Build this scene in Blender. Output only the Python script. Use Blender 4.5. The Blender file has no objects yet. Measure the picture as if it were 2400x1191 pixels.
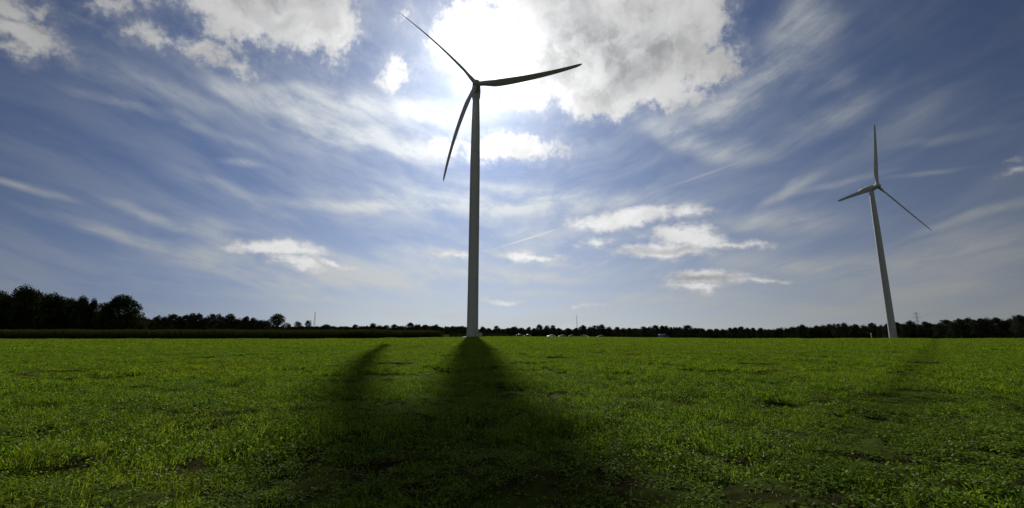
import bpy, math, random
import numpy as np
from math import radians, sin, cos, pi, atan2, sqrt, exp
from mathutils import Vector, Matrix

S = bpy.context.scene
C = S.collection
random.seed(7); rng = np.random.default_rng(11)

# ------------------------------------------------------------------ camera
F = 1030.0; PITCH = radians(10.155); H = 1.75
cam = bpy.data.cameras.new('camera'); co = bpy.data.objects.new('camera', cam); C.objects.link(co)
cam.sensor_width = 36; cam.lens = F/2400*36; cam.clip_start = 0.1; cam.clip_end = 20000
co.location = (0, 0, H); co.rotation_euler = (radians(90)+PITCH, 0, 0)
S.camera = co
S.render.resolution_x = 1024; S.render.resolution_y = 508

def ray(px, py):
    X, Y = (px-1200)/F, (595.5-py)/F
    return Vector((X, cos(PITCH)-Y*sin(PITCH), sin(PITCH)+Y*cos(PITCH))).normalized()

# ------------------------------------------------------------------ sun direction (behind the head of the tall turbine)
SUN = ray(1115, 191)
SEL = math.asin(SUN.z); SAZ = atan2(SUN.x, SUN.y)
sun = bpy.data.lights.new('sun', 'SUN'); so = bpy.data.objects.new('sun', sun); C.objects.link(so)
sun.energy = 5.0; sun.angle = radians(0.53); sun.color = (1, .95, .86)
so.rotation_euler = (-SUN).to_track_quat('-Z', 'Y').to_euler(); so.location = (0, 0, 150)
S.view_settings.view_transform = 'Standard'; S.view_settings.look = 'None'
S.view_settings.exposure = 0.0; S.view_settings.gamma = 1.0
S.cycles.max_bounces = 6; S.cycles.transparent_max_bounces = 8
S.cycles.diffuse_bounces = 3; S.cycles.transmission_bounces = 4; S.cycles.glossy_bounces = 2

# ------------------------------------------------------------------ node helper
class NT:
    def __init__(s, t): s.t = t; t.nodes.clear()
    def n(s, typ, **k):
        nd = s.t.nodes.new(typ)
        for a, b in k.items(): setattr(nd, a, b)
        return nd
    def put(s, sock, v):
        if isinstance(v, bpy.types.NodeSocket): s.t.links.new(v, sock)
        elif v is not None: sock.default_value = v
    def m(s, op, a, b=None, c=None, clamp=False):
        nd = s.n('ShaderNodeMath', operation=op, use_clamp=clamp)
        for i, v in enumerate((a, b, c)): s.put(nd.inputs[i], v) if v is not None else None
        return nd.outputs[0]
    def v(s, op, a, b=None, sc=None):
        nd = s.n('ShaderNodeVectorMath', operation=op)
        s.put(nd.inputs[0], a)
        if b is not None: s.put(nd.inputs[1], b)
        if sc is not None: s.put(nd.inputs['Scale'], sc)
        return nd.outputs['Value'] if op in ('DOT_PRODUCT', 'LENGTH') else nd.outputs['Vector']
    def comb(s, x, y, z=0.0):
        nd = s.n('ShaderNodeCombineXYZ')
        for i, q in enumerate((x, y, z)): s.put(nd.inputs[i], q)
        return nd.outputs[0]
    def noise(s, vec, scale, detail=4, rough=.5, dist=0.0, col=False):
        nd = s.n('ShaderNodeTexNoise')
        s.put(nd.inputs['Vector'], vec); nd.inputs['Scale'].default_value = scale
        nd.inputs['Detail'].default_value = detail; nd.inputs['Roughness'].default_value = rough
        nd.inputs['Distortion'].default_value = dist
        return nd.outputs['Color' if col else 'Fac']
    def ss(s, x, a, b, lo=0.0, hi=1.0, kind='SMOOTHSTEP'):
        nd = s.n('ShaderNodeMapRange', interpolation_type=kind)
        s.put(nd.inputs[0], x)
        for i, q in enumerate((a, b, lo, hi)): s.put(nd.inputs[i+1], q)
        return nd.outputs[0]
    def mix(s, f, a, b, blend='MIX'):
        nd = s.n('ShaderNodeMix', data_type='RGBA', blend_type=blend)
        s.put(nd.inputs['Factor'], f); s.put(nd.inputs['A'], a if not isinstance(a, tuple) else (*a, 1)[:4])
        s.put(nd.inputs['B'], b if not isinstance(b, tuple) else (*b, 1)[:4])
        return nd.outputs['Result']

# ------------------------------------------------------------------ sky with real cloud directions
W = bpy.data.worlds.new('World'); S.world = W; W.use_nodes = True
def build_world():
    N = NT(W.node_tree)
    D = N.v('NORMALIZE', N.n('ShaderNodeTexCoord').outputs['Generated'])
    sep = N.n('ShaderNodeSeparateXYZ'); N.put(sep.inputs[0], D)
    x, y, z = sep.outputs
    u = N.m('ARCTAN2', x, y); v = N.m('ARCSINE', z)
    P0 = N.comb(u, v)
    # domain warp
    wn = N.v('SUBTRACT', N.noise(P0, 9, 5, .6, col=True), (.5, .5, .5))
    P = N.v('ADD', P0, N.v('MULTIPLY', wn, (.085, .06, 0)))
    wn2 = N.v('SUBTRACT', N.noise(P0, 4, 3, .5, col=True), (.5, .5, .5))
    Pc = N.v('ADD', P0, N.v('MULTIPLY', wn2, (.14, .07, 0)))
    def uv(px, py):
        r = ray(px, py); return np.array([atan2(r.x, r.y), math.asin(r.z)])
    def blob(vec, px, py, rx, ry, rot=0):
        c = uv(px, py); a = radians(rot)
        e1 = (uv(px+2*cos(a), py+2*sin(a))-c)/2*rx; e2 = (uv(px-2*sin(a), py+2*cos(a))-c)/2*ry
        M = np.linalg.inv(np.column_stack([e1, e2]))
        d = N.v('SUBTRACT', vec, (c[0], c[1], 0))
        l = N.v('LENGTH', N.comb(N.v('DOT_PRODUCT', d, (M[0, 0], M[0, 1], 0)), N.v('DOT_PRODUCT', d, (M[1, 0], M[1, 1], 0))))
        return l, sqrt(abs(np.linalg.det(np.column_stack([e1, e2]))))
    def sdf(vec, L):
        out = None
        for b in L:
            l, R = blob(vec, *b)
            d = N.m('MULTIPLY', N.m('SUBTRACT', 1.0, l), R)
            out = d if out is None else N.m('MAXIMUM', out, d)
        return out
    def soft(vec, L):
        out = None
        for b in L:
            l, R = blob(vec, *b[:5])
            d = N.ss(l, 1.5, 0.0, 0.0, b[5])
            out = d if out is None else N.m('SUBTRACT', 1.0, N.m('MULTIPLY', N.m('SUBTRACT', 1.0, out), N.m('SUBTRACT', 1.0, d)))
        return out
    ang = N.m('ARCCOSINE', N.m('MINIMUM', N.v('DOT_PRODUCT', D, tuple(SUN)), .99999))
    # --- clear sky
    sky = N.n('ShaderNodeTexSky', sky_type='NISHITA')
    sky.sun_disc = False; sky.sun_elevation = SEL; sky.sun_rotation = SAZ
    sky.air_density = 1.0; sky.dust_density = 0.6; sky.ozone_density = 2.0; sky.altitude = 0
    lumi = N.v('DOT_PRODUCT', sky.outputs[0], (.15, .45, .40))
    base = N.mix(SKY_BLUE_MIX, N.mix(1.0, sky.outputs[0], SKY_TINT, 'MULTIPLY'), N.v('SCALE', SKY_BLUE, sc=lumi))
    base = N.v('SCALE', base, sc=N.ss(ang, .35, 1.0, 1.0, .66))
    # --- high thin cloud, streaked overhead toward the horizon
    zz = N.m('ADD', N.m('MAXIMUM', z, 0.0), .07)
    Q = N.comb(N.m('DIVIDE', x, zz), N.m('DIVIDE', y, zz))
    Qw = N.v('ADD', Q, N.v('MULTIPLY', N.v('SUBTRACT', N.noise(Q, .55, 3, .5, col=True), (.5, .5, .5)), (.5, .8, 0)))
    st1 = N.noise(N.v('MULTIPLY', Qw, (2.0, .42, 1)), 1.0, 6, .58)
    st2 = N.noise(N.v('MULTIPLY', Qw, (7.0, 1.4, 1)), 1.0, 5, .6)
    vv = N.m('SUBTRACT', v, N.m('MULTIPLY', N.m('SQRT', N.m('ADD', N.m('MULTIPLY', u, u), .02)), .30))
    wb = N.v('SUBTRACT', N.noise(P0, 3.5, 3, .5, col=True), (.5, .5, .5))
    hs = N.v('ADD', N.comb(N.m('MULTIPLY', u, 3.0), N.m('MULTIPLY', vv, 17.0)), N.v('MULTIPLY', wb, (.6, 1.6, 0)))
    st3 = N.noise(hs, 1.0, 6, .56)
    iso = N.noise(N.v('MULTIPLY', P, (1.0, 2.0, 1.0)), 7.0, 7, .66)
    st = N.m('ADD', N.m('ADD', N.m('MULTIPLY', st1, .17), N.m('MULTIPLY', st2, .17)), N.m('ADD', N.m('MULTIPLY', st3, .32), N.m('MULTIPLY', iso, .34)))
    cm = soft(Pc, CIRRUS)
    ci = N.m('MULTIPLY', N.m('ADD', cm, .05), N.ss(st, .39, .63))
    ci = N.m('ADD', ci, N.m('MULTIPLY', cm, .27))
    ci = N.m('ADD', ci, N.m('MULTIPLY', N.m('MULTIPLY', N.m('EXPONENT', N.m('MULTIPLY', N.m('MAXIMUM', z, 0.0), -5.5)), N.m('EXPONENT', N.m('MULTIPLY', ang, -1.0))), N.ss(st3, .40, .66, .0, 1.0)))
    vei = N.m('EXPONENT', N.m('MULTIPLY', ang, -2.2))
    ci = N.m('ADD', ci, N.m('MULTIPLY', N.m('MULTIPLY', vei, .42), N.ss(st, .35, .60, .55, 1.15)))
    # contrails
    for (x0, y0, x1, y1, w, a) in ((1170, 580, 1312, 536, 2.2, .75), (1560, 442, 1740, 378, 3.0, .22)):
        l, _ = blob(P0, (x0+x1)/2, (y0+y1)/2, math.hypot(x1-x0, y1-y0)/2, w, math.degrees(atan2(y1-y0, x1-x0)))
        ci = N.m('ADD', ci, N.ss(l, 1.3, .2, 0.0, a))
    ci = N.m('MULTIPLY', ci, .95, clamp=True)
    # veil thickening toward the horizon
    veil = N.m('MULTIPLY', N.m('MULTIPLY', N.m('EXPONENT', N.m('MULTIPLY', N.m('MAXIMUM', z, 0.0), -6.0)), 1.0), N.ss(u, -.75, -.25, .6, 1.0))
    ci = N.m('MAXIMUM', ci, 0.0)
    vl = N.m('MULTIPLY', N.m('EXPONENT', N.m('MULTIPLY', ang, -1.9)), 1.82)
    base = N.mix(veil, base, N.v('SCALE', (.92, 1.0, 1.02), sc=vl))
    # brightness of cloud falls away from the sun (forward scattering)
    near = N.m('EXPONENT', N.m('MULTIPLY', ang, -2.6))
    vn = N.m('EXPONENT', N.m('MULTIPLY', N.m('POWER', ang, 1.3), -24.0))
    cil = N.m('ADD', N.m('ADD', .03, N.m('MULTIPLY', N.m('EXPONENT', N.m('MULTIPLY', ang, -1.6)), 1.15)), N.m('MULTIPLY', vn, .8))
    cic = N.v('SCALE', (.95, 1.0, 1.02), sc=cil)
    col = N.mix(N.m('MULTIPLY', ci, .92), base, cic)
    # --- cumulus
    nb = N.m('SUBTRACT', N.noise(P0, 15, 9, .62), .5)
    nb2 = N.m('SUBTRACT', N.noise(P0, 60, 6, .6), .5)
    d = sdf(P, CUMULUS)
    d = N.m('ADD', d, N.m('ADD', N.m('MULTIPLY', nb, .115), N.m('MULTIPLY', nb2, .034)))
    al = N.ss(d, -.010, .032)
    sm = sdf(P, SMALLCLOUD)
    sm = N.m('ADD', sm, N.m('ADD', N.m('MULTIPLY', N.m('SUBTRACT', N.noise(N.v('MULTIPLY', P0, (1, 1.8, 1)), 34, 7, .6), .5), .050), N.m('MULTIPLY', nb2, .018)))
    wisp = N.m('MULTIPLY', N.ss(N.m('ADD', d, N.m('MULTIPLY', nb, .06)), -.035, .02), .22)
    al2 = N.ss(sm, -.010, .032)
    alpha = N.m('MAXIMUM', N.m('MAXIMUM', al, wisp), al2)
    gray = soft(P, GRAY)
    tex = N.noise(N.v('ADD', P, (3.1, 1.7, 0)), 13, 7, .58)
    thick = N.m('ADD', N.m('MULTIPLY', gray, .75), N.m('MULTIPLY', N.m('MULTIPLY', N.ss(d, .03, .11), N.ss(tex, .44, .68)), .42), clamp=True)
    lit = N.m('ADD', N.m('ADD', .22, N.m('MULTIPLY', near, 1.12)), N.m('MULTIPLY', vn, 1.3))
    lit = N.m('MULTIPLY', lit, N.ss(tex, .3, .65, 1.12, .82))
    lit = N.m('ADD', lit, N.m('MULTIPLY', al2, .26))
    lum = N.m('MULTIPLY', lit, N.m('SUBTRACT', 1.0, N.m('MULTIPLY', thick, .68)))
    cc = N.v('SCALE', N.mix(thick, (1.0, 1.0, 1.0), (.97, .98, 1.0)), sc=lum)
    col = N.mix(N.m('MULTIPLY', alpha, .96), col, cc)
    # --- aureole round the sun seen through thin cloud
    au = N.m('ADD', N.m('MULTIPLY', N.m('EXPONENT', N.m('MULTIPLY', ang, -14.0)), .68), N.m('MULTIPLY', N.m('EXPONENT', N.m('MULTIPLY', ang, -4.5)), .13))
    col = N.v('ADD', col, N.v('SCALE', (1.0, .985, .95), sc=au))
    # unseen broken clouds added behind the camera to lift ambient light on tower and shadows
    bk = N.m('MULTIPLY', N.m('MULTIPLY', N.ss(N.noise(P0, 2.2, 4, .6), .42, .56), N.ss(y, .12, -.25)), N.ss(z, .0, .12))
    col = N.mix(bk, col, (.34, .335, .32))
    # below the horizon
    col = N.mix(N.ss(z, -.02, .0), (.03, .04, .02), col)
    col = N.v('MINIMUM', col, (1.7, 1.7, 1.7))
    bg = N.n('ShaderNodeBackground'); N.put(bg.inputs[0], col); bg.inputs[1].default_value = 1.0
    W.cycles.sampling_method = 'MANUAL'; W.cycles.sample_map_resolution = 256
    out = N.n('ShaderNodeOutputWorld'); N.put(out.inputs[0], bg.outputs[0])
SKY_TINT = (.0095, .0185, .030)
SKY_BLUE = (.0024, .0142, .051); SKY_BLUE_MIX = .8
CUMULUS = [(1120,90,125,100),(1290,120,220,130,5),(1480,110,200,145),(1610,50,115,110),(1650,150,85,60),(1610,225,70,35),(1400,220,150,60),
    (1560,200,90,60),(1020,95,40,45),(1350,-70,380,130),(1240,200,90,70),
    (640,-15,220,95),(720,60,125,80),(790,90,60,72),(560,55,100,62),(460,10,60,50),
    (400,100,90,26,20),(490,130,80,30,16),(560,155,48,20,35),(340,76,55,15,8),(598,180,14,12),
    (20,15,130,34,10),(55,72,120,30,20),(130,98,45,20,20),(30,108,70,20,5),(245,8,75,28,5),(345,6,38,16),
    (918,186,36,36),(938,160,20,18),(945,42,22,18),(1195,352,140,32),(1300,352,50,24),(1040,345,50,28)]
SMALLCLOUD = [(1460,514,150,27,-4),(1600,500,68,18,-5),(1402,563,42,14),(1345,575,20,6),(1615,560,130,29,4),(1560,590,130,23),
    (1735,568,90,13,3),(1625,540,75,20),(1655,655,118,24),(1630,674,95,15),(1800,661,90,9),(1412,617,9,5),(1590,615,18,7),
    (650,582,140,22,5),(775,612,85,13,12),(700,612,90,22,14),(1170,708,74,9,2),(1365,720,64,7),(1230,600,90,14,6),(1060,600,60,12,0),(2385,402,34,8,-18),(2385,378,24,6,-15)]
GRAY = [(1420,85,190,110,0,.36),(1300,50,110,80,0,.4),(1480,180,60,40,0,.6),(1645,655,85,11,0,1.0),(1590,590,90,9,0,.7),(1500,590,40,8,0,.4),(1590,525,1,1,0,.0),
    (620,50,120,22,30,.35),(680,45,20,30,20,.5),(20,90,110,8,20,.45),(700,5,100,20,0,.3),(1230,20,60,60,0,.0),(60,55,80,7,20,.4)]
CIRRUS = [(720,650,240,50,4,.55),(1020,640,190,60,0,.5),(1000,480,260,60,0,.35),(1250,560,220,70,0,.35),(800,300,300,90,14,.35),(80,432,110,11,15,.75),(260,535,160,15,16,.7),(360,508,105,13,22,.7),(500,545,110,30,14,.6),(470,585,130,16,10,.5),(550,630,200,22,16,.75),
    (740,655,150,30,4,.8),(690,600,190,34,8,.55),(555,465,200,14,22,.3),(760,300,240,30,20,.85),(750,235,190,34,7,.5),(650,215,120,20,-4,.4),(900,345,190,30,10,.75),(940,250,150,50,12,.5),
    (880,487,220,14,2,.8),(1020,600,130,18,6,.7),(1040,650,140,16,-4,.65),(820,705,260,14,3,.6),(1010,735,200,9,0,.5),(1050,470,180,20,0,.6),(560,390,60,10,8,.45),
    (1370,478,260,36,4,.8),(1240,500,160,20,0,.7),(1270,605,130,18,10,.7),(1260,650,170,16,0,.6),(1330,688,210,10,0,.55),(1540,700,300,10,0,.45),
    (1650,335,170,34,10,.62),(1560,305,90,34,20,.5),(1800,190,190,50,-36,.6),(1680,235,120,44,-20,.7),(1860,60,85,75,-30,.65),(1850,448,85,14,-27,.65),(1830,515,150,28,-4,.7),(1950,440,150,8,-12,.35),
    (1690,520,130,30,0,.6),(2290,512,160,12,-16,.65),(2260,590,300,50,-8,.75),(2180,670,320,40,0,.75),(1900,620,260,30,0,.6),(1950,720,420,16,0,.6),(2180,412,120,6,-8,.5),(2060,600,160,20,0,.5),
    (1960,270,130,34,-34,.45),(1930,200,60,30,-20,.35),(2080,300,160,40,-30,.25),(350,200,260,40,25,.35),(450,300,220,14,22,.4),(330,250,170,10,18,.3),(2230,330,150,12,-10,.25)]
build_world()

# ------------------------------------------------------------------ object helpers
def tag(o, label=None, cat=None, group=None, kind=None):
    if label: o['label'] = label
    if cat: o['category'] = cat
    if group: o['group'] = group
    if kind: o['kind'] = kind
    return o
def empty(name, loc, rz=0.0):
    o = bpy.data.objects.new(name, None); C.objects.link(o); o.location = loc; o.rotation_euler = (0, 0, rz); o.empty_display_size = .5
    return o
def mesh(name, V, Fc, mats, parent=None, smooth=False, mi=None, link=True):
    me = bpy.data.meshes.new(name); me.from_pydata([tuple(p) for p in V], [], Fc)
    for m_ in (mats if isinstance(mats, list) else [mats]): me.materials.append(m_)
    if mi is not None: me.polygons.foreach_set('material_index', mi)
    if smooth: me.polygons.foreach_set('use_smooth', [True]*len(me.polygons))
    me.update()
    o = bpy.data.objects.new(name, me)
    if link: C.objects.link(o)
    if parent: o.parent = parent
    return o
def quadmesh(name, V, nq, mats, mi=None, link=True, parent=None, smooth=False):
    """V: (nq*4,3) array of separate quads"""
    me = bpy.data.meshes.new(name); V = np.asarray(V, np.float32)
    me.vertices.add(len(V)); me.vertices.foreach_set('co', V.ravel())
    me.loops.add(nq*4); me.loops.foreach_set('vertex_index', np.arange(nq*4, dtype=np.int32))
    me.polygons.add(nq); me.polygons.foreach_set('loop_start', np.arange(0, nq*4, 4, dtype=np.int32))
    for m_ in (mats if isinstance(mats, list) else [mats]): me.materials.append(m_)
    if mi is not None: me.polygons.foreach_set('material_index', np.asarray(mi, np.int32))
    if smooth: me.polygons.foreach_set('use_smooth', np.ones(nq, bool))
    me.update(calc_edges=True)
    o = bpy.data.objects.new(name, me)
    if link: C.objects.link(o)
    if parent: o.parent = parent
    return o
class MB:
    def __init__(s): s.V = []; s.F = []
    def add(s, V, Fc):
        b = len(s.V); s.V += [tuple(p) for p in V]; s.F += [tuple(i+b for i in f) for f in Fc]
    def box(s, c, d, M=None):
        x, y, z = (q/2 for q in d)
        V = [Vector((sx*x, sy*y, sz*z)) for sz in (-1, 1) for sx, sy in ((-1, -1), (1, -1), (1, 1), (-1, 1))]
        if M is not None: V = [M @ p for p in V]
        V = [p+Vector(c) for p in V]
        s.add(V, [(3, 2, 1, 0), (4, 5, 6, 7), (0, 1, 5, 4), (1, 2, 6, 5), (2, 3, 7, 6), (3, 0, 4, 7)])
    def tube(s, pts, rad, n=8, cap=True):
        pts = [Vector(p) for p in pts]
        if not hasattr(rad, '__len__'): rad = [rad]*len(pts)
        V = []
        for i, p in enumerate(pts):
            t = (pts[min(i+1, len(pts)-1)]-pts[max(i-1, 0)]).normalized()
            a = t.cross(Vector((0, 0, 1)) if abs(t.z) < .9 else Vector((1, 0, 0))).normalized(); b = t.cross(a)
            V += [p+(a*cos(2*pi*k/n)+b*sin(2*pi*k/n))*rad[i] for k in range(n)]
        Fc = [(i*n+k, i*n+(k+1) % n, (i+1)*n+(k+1) % n, (i+1)*n+k) for i in range(len(pts)-1) for k in range(n)]
        if cap: Fc += [tuple(range(n)), tuple((len(pts)-1)*n+k for k in reversed(range(n)))]
        s.add(V, Fc)
    def lathe(s, prof, n=32, c=(0, 0, 0)):
        V = [(c[0]+r*cos(2*pi*k/n), c[1]+r*sin(2*pi*k/n), c[2]+z) for r, z in prof for k in range(n)]
        Fc = [(i*n+k, i*n+(k+1) % n, (i+1)*n+(k+1) % n, (i+1)*n+k) for i in range(len(prof)-1) for k in range(n)]
        Fc += [tuple(reversed(range(n))), tuple((len(prof)-1)*n+k for k in range(n))]
        s.add(V, Fc)
    def loft(s, rings, closed=True):
        n = len(rings[0]); V = [p for r in rings for p in r]
        Fc = [(i*n+k, i*n+(k+1) % n, (i+1)*n+(k+1) % n, (i+1)*n+k) for i in range(len(rings)-1) for k in range(n)]
        if closed: Fc += [tuple(reversed(range(n))), tuple((len(rings)-1)*n+k for k in range(n))]
        s.add(V, Fc)
    def build(s, name, m, parent=None, smooth=False, link=True):
        return mesh(name, s.V, s.F, m, parent, smooth, link=link)
def autosmooth(o, ang=35):
    me = o.data; me.polygons.foreach_set('use_smooth', [True]*len(me.polygons))
    try: me.set_sharp_from_angle(angle=radians(ang))
    except Exception: pass
    return o

# ------------------------------------------------------------------ materials
def mat(name, col, rough=.6, metal=0., spec=.5, noise=None, coat=0., bump=None):
    m_ = bpy.data.materials.new(name); m_.use_nodes = True; N = NT(m_.node_tree)
    b = N.n('ShaderNodeBsdfPrincipled'); o = N.n('ShaderNodeOutputMaterial'); N.put(o.inputs[0], b.outputs[0])
    b.inputs['Roughness'].default_value = rough; b.inputs['Metallic'].default_value = metal
    b.inputs['Specular IOR Level'].default_value = spec; b.inputs['Coat Weight'].default_value = coat
    tc = N.n('ShaderNodeTexCoord').outputs['Object']
    if noise:
        sc, amt = noise
        f = N.noise(tc, sc, 5, .6)
        N.put(b.inputs['Base Color'], N.mix(f, tuple(q*(1-amt) for q in col), tuple(min(1, q*(1+amt)) for q in col)))
    else: b.inputs['Base Color'].default_value = (*col, 1)
    if bump:
        bp = N.n('ShaderNodeBump'); bp.inputs['Strength'].default_value = bump[1]; N.put(bp.inputs['Height'], N.noise(tc, bump[0], 5, .6)); N.put(b.inputs['Normal'], bp.outputs[0])
    return m_
def leafmat(name, c1, c2, trans=.45, rough=.45, spec=.4, scale=1.5, tcol=None, c3=None, track=False):
    """thin leaf: diffuse + gloss on the surface, light coming through from behind"""
    m_ = bpy.data.materials.new(name); m_.use_nodes = True; N = NT(m_.node_tree)
    tc = N.n('ShaderNodeNewGeometry').outputs['Position']
    oi = N.n('ShaderNodeObjectInfo').outputs['Random']
    ri = N.n('ShaderNodeNewGeometry').outputs['Random Per Island']
    f = N.m('ADD', N.m('MULTIPLY', N.noise(tc, scale, 4, .6), .55), N.m('MULTIPLY', ri, .45))
    col = N.mix(N.ss(f, .32, .72), c1, c2)
    if c3:   # yellowing patches, metres wide
        g = N.noise(N.v('MULTIPLY', tc, (.16, .08, .1)), 1.0, 5, .65)
        col = N.mix(N.ss(g, .48, .72, 0, .6), col, c3)
    if track:   # crushed, darker growth in a pair of wheel tracks across the field
        w = N.n('ShaderNodeSeparateXYZ'); N.put(w.inputs[0], tc)
        e = N.m('ADD', N.m('SUBTRACT', w.outputs[0], N.m('MULTIPLY', w.outputs[1], .96)), N.m('MULTIPLY', N.noise(tc, .12, 2, .5), .8))
        d = N.m('ABSOLUTE', N.m('ADD', e, 1.1))
        col = N.mix(N.ss(d, 1.6, .2, 0.0, .38), col, (.022, .045, .006))
    b = N.n('ShaderNodeBsdfDiffuse'); N.put(b.inputs[0], col)
    t = N.n('ShaderNodeBsdfTranslucent'); N.put(t.inputs[0], N.mix(1.0, col, tcol or (1.25, 1.35, .55), 'MULTIPLY'))
    mx = N.n('ShaderNodeMixShader'); mx.inputs[0].default_value = trans
    N.put(mx.inputs[1], b.outputs[0]); N.put(mx.inputs[2], t.outputs[0])
    if spec > 0:
        g = N.n('ShaderNodeBsdfGlossy'); g.inputs['Roughness'].default_value = rough; g.inputs[0].default_value = (.9, 1, .8, 1)
        m2 = N.n('ShaderNodeMixShader'); m2.inputs[0].default_value = spec
        N.put(m2.inputs[1], mx.outputs[0]); N.put(m2.inputs[2], g.outputs[0]); mx = m2
    o = N.n('ShaderNodeOutputMaterial'); N.put(o.inputs[0], mx.outputs[0])
    return m_
M = {}
M['grass'] = leafmat('grass_blades', (.048, .082, .008), (.190, .272, .028), .50, .5, .0, 1.6, c3=(.20, .19, .022), track=True)
M['weed'] = leafmat('clover_leaves', (.042, .080, .010), (.145, .210, .030), .42, .46, .007, 2.0, track=True)
M['straw'] = leafmat('dry_stalks', (.20, .17, .09), (.30, .26, .15), .3, .5, .02, 3.0, tcol=(1, 1, .8))
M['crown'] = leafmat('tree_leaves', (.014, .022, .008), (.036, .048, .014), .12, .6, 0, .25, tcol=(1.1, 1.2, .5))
M['crown_far'] = leafmat('far_tree_leaves', (.026, .033, .020), (.050, .056, .034), .10, .6, 0, .15, tcol=(1.1, 1.2, .6))  # albedo lifted: a little distance haze is put into the leaf colour
M['maize'] = leafmat('maize_leaves', (.016, .024, .004), (.036, .042, .008), .3, .55, .004, .6)
M['tassel'] = leafmat('maize_tassels', (.06, .052, .02), (.09, .075, .03), .2, .6, 0, 2.0, tcol=(1, 1, .8))
M['bark'] = mat('bark', (.035, .028, .02), .9, noise=(3, .4), bump=(6, .5))
M['tower'] = mat('tower_paint', (.34, .355, .345), .5, noise=(.25, .07), spec=.4)
M['tower_low'] = mat('tower_grey', (.32, .32, .31), .45, noise=(.3, .08))
M['blade'] = mat('blade_paint', (.33, .34, .325), .55, noise=(.2, .05))
M['nacelle'] = mat('nacelle_shell', (.34, .34, .31), .7, noise=(.5, .05))
M['dark'] = mat('dark_trim', (.03, .03, .032), .6)
M['concrete'] = mat('concrete', (.13, .125, .11), .9, noise=(2, .25), bump=(8, .3))
M['galv'] = mat('galvanised_steel', (.30, .31, .33), .5, .6, noise=(1.5, .2))
M['asphalt'] = mat('asphalt', (.05, .05, .052), 1.0, noise=(1.2, .25))
for _n in M['asphalt'].node_tree.nodes:
    if _n.type == 'BSDF_PRINCIPLED': _n.inputs['Specular IOR Level'].default_value = 0
M['whitepaint'] = mat('white_paint', (.75, .75, .72), .5, noise=(2, .1))

# ------------------------------------------------------------------ terrain
_lat = rng.random((256, 256))
def vnoise(x, y):
    x = np.asarray(x, float); y = np.asarray(y, float)
    xi = np.floor(x).astype(int); yi = np.floor(y).astype(int); fx = x-xi; fy = y-yi
    fx = fx*fx*(3-2*fx); fy = fy*fy*(3-2*fy)
    g = lambda a, b: _lat[a % 256, b % 256]
    return (g(xi, yi)*(1-fx)+g(xi+1, yi)*fx)*(1-fy)+(g(xi, yi+1)*(1-fx)+g(xi+1, yi+1)*fx)*fy
def sstep(a, b, x): t = np.clip((x-a)/(b-a), 0, 1); return t*t*(3-2*t)
def crest(x, y):
    return 183-60*sstep(.04, .5, x/np.maximum(y, 1))
def macro(x, y):
    x = np.asarray(x, float); y = np.asarray(y, float)
    c = crest(x, y); d = np.maximum(y-c, 0)
    return -np.minimum(d, 900)*.0150*sstep(-.02, .06, x/np.maximum(y, 1))
def terr(x, y):
    x = np.asarray(x, float); y = np.asarray(y, float); r = np.hypot(x, y)
    fade = 1-sstep(40, 110, r)*.55
    lump = (vnoise(x/2.3+5, y/1.5)-.5)*.14+(vnoise(x/.75, y/.55+9)-.5)*.19+(vnoise(x/.33+3, y/.27+9)-.5)*.09+(vnoise(x/7, y/5)-.5)*.10
    return macro(x, y)+lump*fade*(1-sstep(170, 260, r))
def T(x, y): return float(terr(x, y))
def at(px, Y):
    """ground point seen in column px at forward distance Y"""
    z = -1.0
    for _ in range(3):
        zc = Y*cos(PITCH)+(z-H)*sin(PITCH); X = (px-1200)/F*zc; z = float(macro(X, Y))
    return Vector((X, Y, z))
def height_at(py, Y, z0):
    Yn = (595.5-py)/F
    zz = Y*(Yn*cos(PITCH)+sin(PITCH))/(cos(PITCH)-Yn*sin(PITCH))
    return H+zz-z0

def build_ground():
    rr = np.concatenate([np.arange(0, 24, .22), np.geomspace(24.2, 3500, 260)])
    aa = np.radians(np.concatenate([np.arange(-62, 62.01, .6), np.arange(64, 298, 4)]))
    R, A = np.meshgrid(rr, aa, indexing='ij')
    X = R*np.sin(A); Y = R*np.cos(A); Z = terr(X, Y)
    nr, na = R.shape
    V = np.stack([X, Y, Z], -1).reshape(-1, 3)
    Fc = [(i*na+j, i*na+(j+1) % na, (i+1)*na+(j+1) % na, (i+1)*na+j) for i in range(nr-1) for j in range(na)]
    m_ = bpy.data.materials.new('field_soil'); m_.use_nodes = True; N = NT(m_.node_tree)
    pos = N.n('ShaderNodeNewGeometry').outputs['Position']
    f = N.noise(pos, 1.3, 6, .65); g = N.noise(pos, 14, 4, .6)
    soil = N.mix(g, (.010, .0085, .005), (.024, .020, .011))
    moss = N.mix(g, (.020, .032, .007), (.045, .060, .012))
    col = N.mix(N.ss(f, .40, .58), soil, moss)
    b = N.n('ShaderNodeBsdfDiffuse'); N.put(b.inputs[0], col)
    bp = N.n('ShaderNodeBump'); bp.inputs['Strength'].default_value = .6; bp.inputs['Distance'].default_value = .05
    N.put(bp.inputs['Height'], N.m('ADD', f, N.m('MULTIPLY', g, .4))); N.put(b.inputs['Normal'], bp.outputs[0])
    N.put(N.n('ShaderNodeOutputMaterial').inputs[0], b.outputs[0])
    o = mesh('ground', V, Fc, m_, smooth=True); tag(o, kind='structure')
build_ground()

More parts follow.
